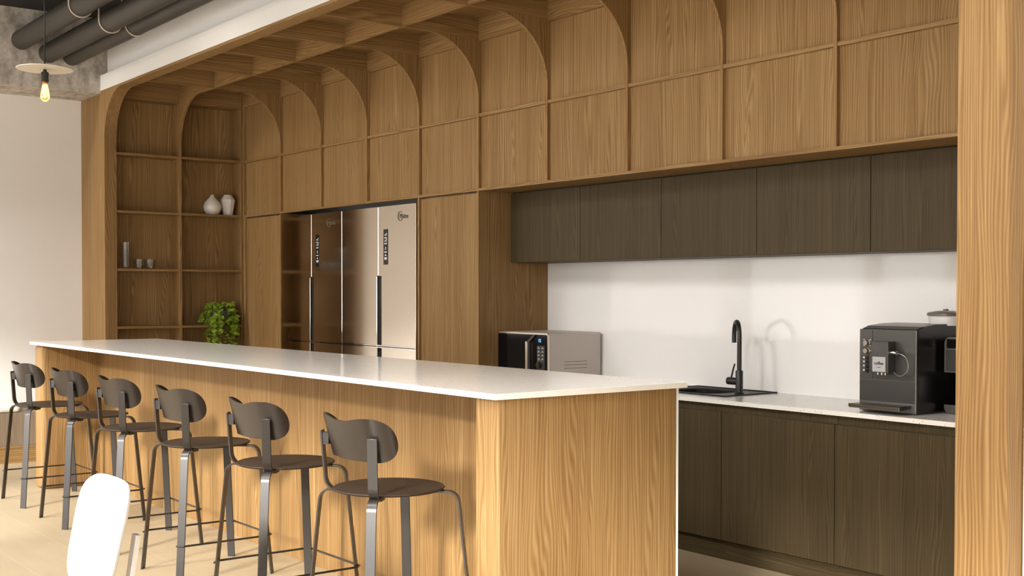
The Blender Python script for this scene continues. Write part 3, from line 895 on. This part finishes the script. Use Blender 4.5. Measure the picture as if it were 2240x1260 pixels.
def make_stool(cx, cy, label):
    t = thing('bar_stool', label, 'bar stool', (cx, cy, 0), 'dark bar stools along the island')
    C = (cx, cy, 0)
    bm = bmesh.new()
    lathe(bm, [(0.0, 0.668), (0.214, 0.668), (0.222, 0.671), (0.2255, 0.675), (0.222, 0.679), (0.0, 0.679)], C, 56)
    obj('seat', bm, stool_seat, t)
    for q in range(4):
        a = math.radians(45 + 90 * q)
        prof = [(0.02, 0.663)] + fillet((0.02, 0.663), (0.282, 0.663), (0.353, 0.0), 0.045) + [(0.353, 0.0005)]
        bm = bmesh.new(); strip(bm, prof, a, C)
        obj('leg', bm, stool_frame, t, bevel=0.0012)
    for q in (2, 3):
        a = math.radians(45 + 90 * q)
        prof = [(0.15, 0.6545)] + fillet((0.10, 0.6545), (0.258, 0.6545), (0.277, 0.90), 0.062, 10) + [(0.2772, 0.902)]
        bm = bmesh.new(); strip(bm, prof, a, C)
        up = obj('upright', bm, stool_frame, t, bevel=0.0012)
        d = Vector((math.cos(a), math.sin(a), 0))
        bm = bmesh.new()
        s = Vector((-math.sin(a), math.cos(a), 0))
        for zz in (0.0,):
            vs = []
            for rr_ in (0.246, 0.271):
                for ss in (-0.016, 0.016):
                    for z in (0.845, 0.893):
                        vs.append(bm.verts.new(Vector(C) + d * rr_ + s * ss + Vector((0, 0, z))))
            bmesh.ops.convex_hull(bm, input=vs)
        obj('spacer', bm, stool_frame, up)
    # curved bean shaped back
    R1, R2, F1, F2 = 0.80, 0.088, math.radians(10), math.radians(102)
    L1 = R1 * F1
    Wh = L1 + R2 * (F2 - F1)
    sc_, er = 0.176, Wh - 0.176
    nU, nV = 56, 12
    def bow(q):
        """Plan curve of the back: arc length -> x, y, turn angle."""
        a_ = abs(q)
        if a_ < L1:
            f = a_ / R1; x, y = R1 * math.sin(f), R1 * (1 - math.cos(f))
        else:
            f = F1 + (a_ - L1) / R2
            x = R1 * math.sin(F1) + R2 * (math.sin(f) - math.sin(F1))
            y = R1 * (1 - math.cos(F1)) + R2 * (math.cos(F1) - math.cos(f))
        return math.copysign(x, q), y - 0.208, math.copysign(f, q)
    def edge(s):
        s_ = abs(s)
        if s_ <= sc_:
            k = 0.5 - 0.5 * math.cos(PI * min(1, s_ / 0.165))
            return 0.801 + 0.003 * k, 0.957 + 0.018 * k
        q = max(0.0, 1 - ((s_ - sc_) / er) ** 2.1) ** (1 / 2.1)
        return 0.889 - 0.085 * q, 0.889 + 0.086 * q
    bm = bmesh.new()
    faces = []
    layers = []
    for off in (0.0, 0.009):
        g = []
        for i in range(nU + 1):
            uu = -1 + 2 * i / nU
            s = Wh * math.sin(uu * PI / 2)
            zb, zt = edge(s)
            bx_, by_, f = bow(s)
            rowv = []
            for j in range(nV + 1):
                z = zb + (zt - zb) * j / nV
                rowv.append(bm.verts.new((cx + bx_ - off * math.sin(f), cy + by_ - 0.26 * (z - 0.89) + off * math.cos(f), z)))
            g.append(rowv)
        layers.append(g)
    for li, g in enumerate(layers):
        for i in range(nU):
            for j in range(nV):
                f = bm.faces.new((g[i][j], g[i + 1][j], g[i + 1][j + 1], g[i][j + 1])); f.smooth = True
    A, B = layers
    rim = [(i, 0) for i in range(nU + 1)] + [(nU, j) for j in range(1, nV + 1)] + [(i, nV) for i in range(nU - 1, -1, -1)] + [(0, j) for j in range(nV - 1, 0, -1)]
    for a_, b_ in zip(rim, rim[1:] + rim[:1]):
        bm.faces.new((A[a_[0]][a_[1]], A[b_[0]][b_[1]], B[b_[0]][b_[1]], B[a_[0]][a_[1]]))
    bmesh.ops.remove_doubles(bm, verts=bm.verts, dist=0.0002)
    obj('backrest', bm, stool_back, t)
    # U shaped foot rail
    bm = bmesh.new()
    zf = 0.200
    q = 0.243
    pts = [(cx - q + 0.018, cy - q - 0.012, zf), (cx - q - 0.012, cy - q + 0.012, zf), (cx - q - 0.012, cy + q - 0.012, zf), (cx - q + 0.012, cy + q + 0.012, zf),
           (cx + q - 0.012, cy + q + 0.012, zf), (cx + q + 0.012, cy + q - 0.012, zf), (cx + q + 0.012, cy - q + 0.012, zf), (cx + q - 0.018, cy - q - 0.012, zf)]
    tube(bm, pts, 0.0052, 8)
    obj('foot_rail', bm, stool_frame, t)
    return t
SN = ['dark bar stool at the far left end, in front of the white wall', 'second dark bar stool from the left, before the island end panel',
      'third dark bar stool from the left, partly behind the white chair', 'fourth dark bar stool, just right of the white chair',
      'fifth dark bar stool, second nearest to the camera', 'nearest and largest dark bar stool, at the right end of the row']
S0X, SDX, SY = 1.822, 0.907, -2.325
first = make_stool(S0X, SY, SN[0])
for i in range(1, 6):
    dup(first, (SDX * i, 0, 0), SN[i], 'dark bar stools along the island')

# ------------------------------------------------------------------ white chair in the foreground
ch = thing('dining_chair', 'white chair with rounded back in the sunlit foreground', 'chair', (6.36, -3.66, 0))
def chair_back():
    bm = bmesh.new()
    cxm, zb, zt = 6.335, 0.415, 0.815
    def pt(u, v, off):
        # u,v in [-1,1]; rounded outline, slight wrap, reclined
        z = zb + (zt - zb) * (v + 1) / 2
        hw = 0.232 + 0.012 * v
        yy = -3.425 - 0.085 * (zt - z) / (zt - zb) - 0.030 * abs(u) ** 2 + off
        return Vector((cxm + hw * u, yy, z))
    n = 72
    e = 4.2
    rings = []
    K = 9
    for k in range(K):
        f = math.sin(PI / 2 * k / (K - 1))
        ring = []
        for i in range(n):
            a = 2 * PI * i / n
            c_, s_ = math.cos(a), math.sin(a)
            u = math.copysign(abs(c_) ** (2 / e), c_); v = math.copysign(abs(s_) ** (2 / e), s_)
            ring.append((u * f, v * f, f))
        rings.append(ring)
    for side in (-1, 1):
        vr = []
        for ring in rings:
            vr.append([bm.verts.new(pt(u, v, side * 0.019 * math.sqrt(max(0.0, 1 - f ** 8)))) for (u, v, f) in ring])
        for a, b in zip(vr[1:], vr[2:]):
            for i in range(n):
                fc = bm.faces.new((a[i], a[(i + 1) % n], b[(i + 1) % n], b[i])); fc.smooth = True
        fc = bm.faces.new(vr[1]); fc.smooth = True
        bmesh.ops.delete(bm, geom=vr[0], context='VERTS')
    bmesh.ops.remove_doubles(bm, verts=bm.verts, dist=0.0003)
    return bm
obj('backrest', chair_back(), chair_white, ch)
bm = bmesh.new()
prism(bm, rrect(6.12, 6.56, -3.95, -3.50, 0.09, 10), 'z', 0.385, 0.415)
obj('seat', bm, chair_white, ch, bevel=0.012, seg=3)
for x in (6.175, 6.505):
    bm = bmesh.new()
    vs = [(-3.460, 0.40), (-3.442, 0.40), (-3.405, 0.64), (-3.423, 0.64)]
    prism(bm, vs, 'x', x - 0.02, x + 0.02)
    obj('back_support', bm, chair_metal, ch, bevel=0.002)
for x, y in ((6.17, -3.52), (6.51, -3.52), (6.17, -3.89), (6.51, -3.89)):
    bm = bmesh.new(); tube(bm, [(x, y, 0.39), (x + (0.02 if x > 6.3 else -0.02), y + (0.05 if y > -3.7 else -0.02), 0.0)], [0.014, 0.011], 12)
    obj('leg', bm, chair_metal, ch)

# ------------------------------------------------------------------ things on the bookcase
vz = 2.1788
t = bmesh.new()
lathe(t, [(0.0, 0), (0.040, 0), (0.060, 0.012), (0.078, 0.042), (0.083, 0.075), (0.074, 0.108), (0.052, 0.138), (0.028, 0.160), (0.019, 0.174), (0.016, 0.186), (0.011, 0.187), (0.0105, 0.170), (0.0, 0.168)], (0, 0, 0), 40)
bmesh.ops.translate(t, verts=t.verts, vec=(-0.112, -0.268, vz))
tag(obj('bulb_vase', t, vase_white), 'round white ceramic vase with a narrow pointed neck on the bookcase', 'vase')
t = bmesh.new()
lathe(t, [(0.0, 0), (0.044, 0), (0.046, 0.004), (0.070, 0.138), (0.069, 0.146), (0.036, 0.192), (0.032, 0.193), (0.031, 0.186), (0.0, 0.18)], (0, 0, 0), 10, smooth=False)
bmesh.ops.translate(t, verts=t.verts, vec=(-0.112, -0.114, vz))
tag(obj('angular_vase', t, vase_white), 'angular white ceramic vase with a wide shoulder beside the round one', 'vase')
gz = 1.6680
t = bmesh.new()
lathe(t, [(0.0, 0.0), (0.038, 0.0), (0.041, 0.006), (0.045, 0.235), (0.0425, 0.235), (0.0385, 0.014), (0.0, 0.012)], (-0.105, -1.088, gz), 36)
tag(obj('tall_glass', t, glass), 'tall clear glass tumbler on the bookcase by the oak post', 'glass')
for (y, lab) in ((-0.968, 'low clear glass next to the tall glass tumbler'), (-0.868, 'low clear glass farthest from the tall glass tumbler')):
    t = bmesh.new()
    lathe(t, [(0.0, 0.0), (0.042, 0.0), (0.045, 0.006), (0.0485, 0.086), (0.046, 0.086), (0.0425, 0.012), (0.0, 0.010)], (-0.105, y, gz), 32)
    tag(obj('low_glass', t, glass), lab, 'glass', 'low glasses on the bookcase')

rng = random.Random(7)
pl = thing('potted_plant', 'trailing green plant in a grey pot on a low bookcase shelf', 'plant', (-0.105, -0.20, 1.157))
bm = bmesh.new()
lathe(bm, [(0.0, 1.1572), (0.058, 1.1572), (0.066, 1.165), (0.080, 1.290), (0.074, 1.290), (0.068, 1.262), (0.0, 1.260)], (-0.105, -0.20, 0), 28)
obj('pot', bm, pot_grey, pl)
bm = bmesh.new(); lathe(bm, [(0.0, 1.2605), (0.069, 1.2625), (0.0, 1.272)], (-0.105, -0.20, 0), 20)
obj('soil', bm, soil, pl)
leafbm = bmesh.new(); stembm = bmesh.new()
def leaf(p, d, up, L):
    d = d.normalized(); s = d.cross(up).normalized(); nrm = s.cross(d)
    prof = [(0, 0), (0.12, 0.30), (0.30, 0.44), (0.52, 0.38), (0.76, 0.20), (1.0, 0)]
    mid = [leafbm.verts.new(p + d * (L * a) - nrm * (0.10 * L * a * a)) for a, _ in prof]
    for sg in (-1, 1):
        ed = [mid[0]] + [leafbm.verts.new(p + d * (L * (a - (0.06 if i == 0 else 0))) + s * (sg * L * b) + nrm * (0.12 * L * b) - nrm * (0.10 * L * a * a)) for i, (a, b) in enumerate(prof[1:-1])] + [mid[-1]]
        for k in range(len(prof) - 1):
            q = [mid[k], mid[k + 1], ed[k + 1], ed[k]]
            q = [v for i, v in enumerate(q) if v not in q[:i]]
            if len(q) >= 3:
                f = leafbm.faces.new(q); f.smooth = True
for k in range(30):
    a = rng.uniform(-2.0, 2.0)
    out = Vector((math.cos(a), math.sin(a), 0))
    if out.x < -0.2: out.x *= 0.5
    p = Vector((-0.105, -0.20, 1.275)) + out * rng.uniform(0.0, 0.05)
    drop = rng.uniform(0.12, 0.40) if out.x > 0.1 else rng.uniform(0.02, 0.12)
    reach = rng.uniform(0.085, 0.125)
    path = [p]
    for q in range(1, 13):
        tt = q / 12
        r_ = reach * min(1.0, tt * 3.0) + 0.02 * math.sin(tt * 6 + k)
        z = 1.275 + 0.075 * math.sin(min(1, tt * 3.2) * PI) * rng.uniform(0.7, 1.1) - drop * max(0, tt - 0.18) / 0.82
        path.append(p + out * r_ + Vector((0, rng.uniform(-0.008, 0.008), z - 1.275)))
    tube(stembm, path, 0.0022, 5)
    for q in range(2, 13):
        for rep in range(2 if q < 7 else 1):
            fw = (out + Vector((rng.uniform(-.6, .9), rng.uniform(-.8, .8), rng.uniform(-1.1, 0.25)))).normalized()
            base = path[q] + Vector((rng.uniform(0, .012), rng.uniform(-.012, .012), rng.uniform(-.008, .012)))
            if base.x < -0.17 or base.y > -0.075: continue
            leaf(base, fw, Vector((0.7, rng.uniform(-.4, .4), 0.8)), rng.uniform(0.034, 0.056))
obj('stems', stembm, stem_mat, pl)
obj('foliage', leafbm, leaf_mat, pl)

# ------------------------------------------------------------------ bench beyond the island
bn = thing('window_bench', 'built-in bench with pale cushion along the white wall at the far left', 'bench', (-0.42, -3.2, 0))
bbox('base', bench_wood, -0.638, -0.215, -5.2, -1.31, 0.146, 0.43, bn, bevel=0.002)
bbox('plinth', oak_y, -0.638, -0.200, -5.2, -1.31, 0.0, 0.1455, bn)
bm = bmesh.new(); prism(bm, rrect(-0.630, -0.218, -3.2, -1.945, 0.05), 'z', 0.4305, 0.505)
obj('cushion', bm, cushion, bn, bevel=0.028, seg=4)

# ------------------------------------------------------------------ ducts with hangers, added fill lamps, pendant lamp
PIPES = [(-1.966, 3.583, 0.081, 'dark round ceiling duct nearest the room, left of the other two'),
         (-1.745, 3.497, 0.081, 'dark round ceiling duct between the other two'),
         (-1.550, 3.492, 0.076, 'dark round ceiling duct nearest the white upper wall')]
for y, z, r, lab in PIPES:
    t = thing('ceiling_duct', lab, 'duct', (0.0, y, z), 'dark ceiling ducts')
    bm = bmesh.new(); lathe(bm, [(r, -0.113), (r, 14.0)], (0, y, z), 40, axis='x')
    obj('pipe', bm, pipe_dark, t)
    for xh in (1.44, 4.6, 7.8, 11.0):
        bm = bmesh.new()
        rr = r + 0.0065
        path = [(xh, y - rr, ZC - 0.001), (xh, y - rr, z)] + [(xh, y - rr * math.cos(a), z - rr * math.sin(a)) for a in [PI * k / 18 for k in range(1, 18)]] + [(xh, y + rr, z), (xh, y + rr, ZC - 0.001)]
        tube(bm, path, 0.0062, 8)
        obj('hanger', bm, hanger_mat, t)

lens = emit('added ceiling fill lamp diffuser', (1.0, 0.97, 0.93), FILL_C)
fill_lens_b = emit('added hanging fill lamp diffuser', (1.0, 0.96, 0.90), FILL_B)
fill_body = plain('black fill lamp housing', (0.02, 0.02, 0.02), 0.5, noise=0.05)
LL = ['added channel fill lamp beside the concrete beam', 'second added channel fill lamp from the concrete beam', 'third added channel fill lamp from the concrete beam',
      'fourth added channel fill lamp from the concrete beam', 'fifth added channel fill lamp from the concrete beam', 'sixth added channel fill lamp from the concrete beam',
      'added channel fill lamp farthest from the concrete beam']
for i in range(7):  # fill lamps added out of view to brighten the room from above
    xc = 0.12 if i == 0 else 0.5 + 2.0 * i
    t = thing('ceiling_fill_lamp', LL[i], 'lamp', (xc, -4.7, 3.65), 'added channel fill lamps')
    bm = bmesh.new()
    box(bm, xc - 0.13, xc + 0.13, -5.85, -3.55, 3.81, ZC - 0.001)
    for xa, xb in ((xc - 0.13, xc - 0.115), (xc + 0.115, xc + 0.13)):  # channel sides keep the added light off the bookcase
        box(bm, xa, xb, -5.85, -3.55, 3.65, 3.81)
    obj('housing', bm, fill_body, t)
    bbox('diffuser', lens, xc - 0.11, xc + 0.11, -5.83, -3.57, 3.795, 3.8095, t)
LB = ['added black can fill lamp hung over the near end of the island',
      'middle added can fill lamp, hung before the right oak post', 'last added can fill lamp, hung right of the oak post']
for i in range(3):  # unseen fill lamps, added to lift the worktops, backsplash and aisle floor
    xc = 6.8 + 1.1 * i
    t = thing('can_fill_lamp', LB[i], 'lamp', (xc, -1.856, 3.26), 'added black can fill lamps hung below the ducts')
    bm = bmesh.new()
    lathe(bm, [(0.0, 3.41), (0.13, 3.41), (0.13, 3.23), (0.122, 3.23), (0.122, 3.40), (0.0, 3.40)], (xc, -1.856, 0), 32)
    obj('shade', bm, fill_body, t)
    bm = bmesh.new(); lathe(bm, [(0.0, 3.385), (0.115, 3.385), (0.115, 3.395), (0.0, 3.395)], (xc, -1.856, 0), 32)
    obj('diffuser', bm, fill_lens_b, t)
    bm = bmesh.new(); tube(bm, [(xc, -1.856, 3.409), (xc, -1.856, ZC)], 0.003, 6)
    obj('cord', bm, black_matte, t)

PX, PY = 2.10, -2.42
lp = thing('pendant_lamp', 'flat disc pendant lamp with a bare glowing bulb on a long cord', 'lamp', (PX, PY, 2.97))
bm = bmesh.new(); tube(bm, [(PX, PY, 2.97), (PX, PY, ZC)], 0.0042, 8)
obj('cord', bm, black_matte, lp)
bm = bmesh.new(); lathe(bm, [(0.0, 2.962), (0.183, 2.962), (0.1845, 2.964), (0.183, 2.967), (0.0, 2.969)], (PX, PY, 0), 56)
obj('shade', bm, shade_white, lp)
bm = bmesh.new(); lathe(bm, [(0.0, 2.9618), (0.010, 2.9618), (0.012, 2.950), (0.025, 2.940), (0.027, 2.930), (0.024, 2.927), (0.024, 2.884), (0.026, 2.881), (0.023, 2.876), (0.0, 2.876)], (PX, PY, 0), 24)
obj('socket', bm, black_matte, lp)
bm = bmesh.new(); lathe(bm, [(0.0, 2.8758), (0.019, 2.8758), (0.013, 2.866), (0.0, 2.866)], (PX, PY, 0), 20)
obj('collar', bm, brass, lp)
bm = bmesh.new()
lathe(bm, [(0.013, 2.8655), (0.018, 2.856), (0.026, 2.820), (0.031, 2.790), (0.030, 2.768), (0.020, 2.752), (0.006, 2.746)], (PX, PY, 0), 24)
bl_ = obj('bulb', bm, bulb_mat, lp)
bm = bmesh.new()
for k in range(7):
    a = 2 * PI * k / 7
    tube(bm, [(PX + 0.007 * math.cos(a), PY + 0.007 * math.sin(a), 2.855), (PX + 0.017 * math.cos(a + .2), PY + 0.017 * math.sin(a + .2), 2.775)], 0.0022, 6)
obj('filament', bm, filament_mat, bl_)

for o in sc.objects:
    if '_o' in o: del o['_o']
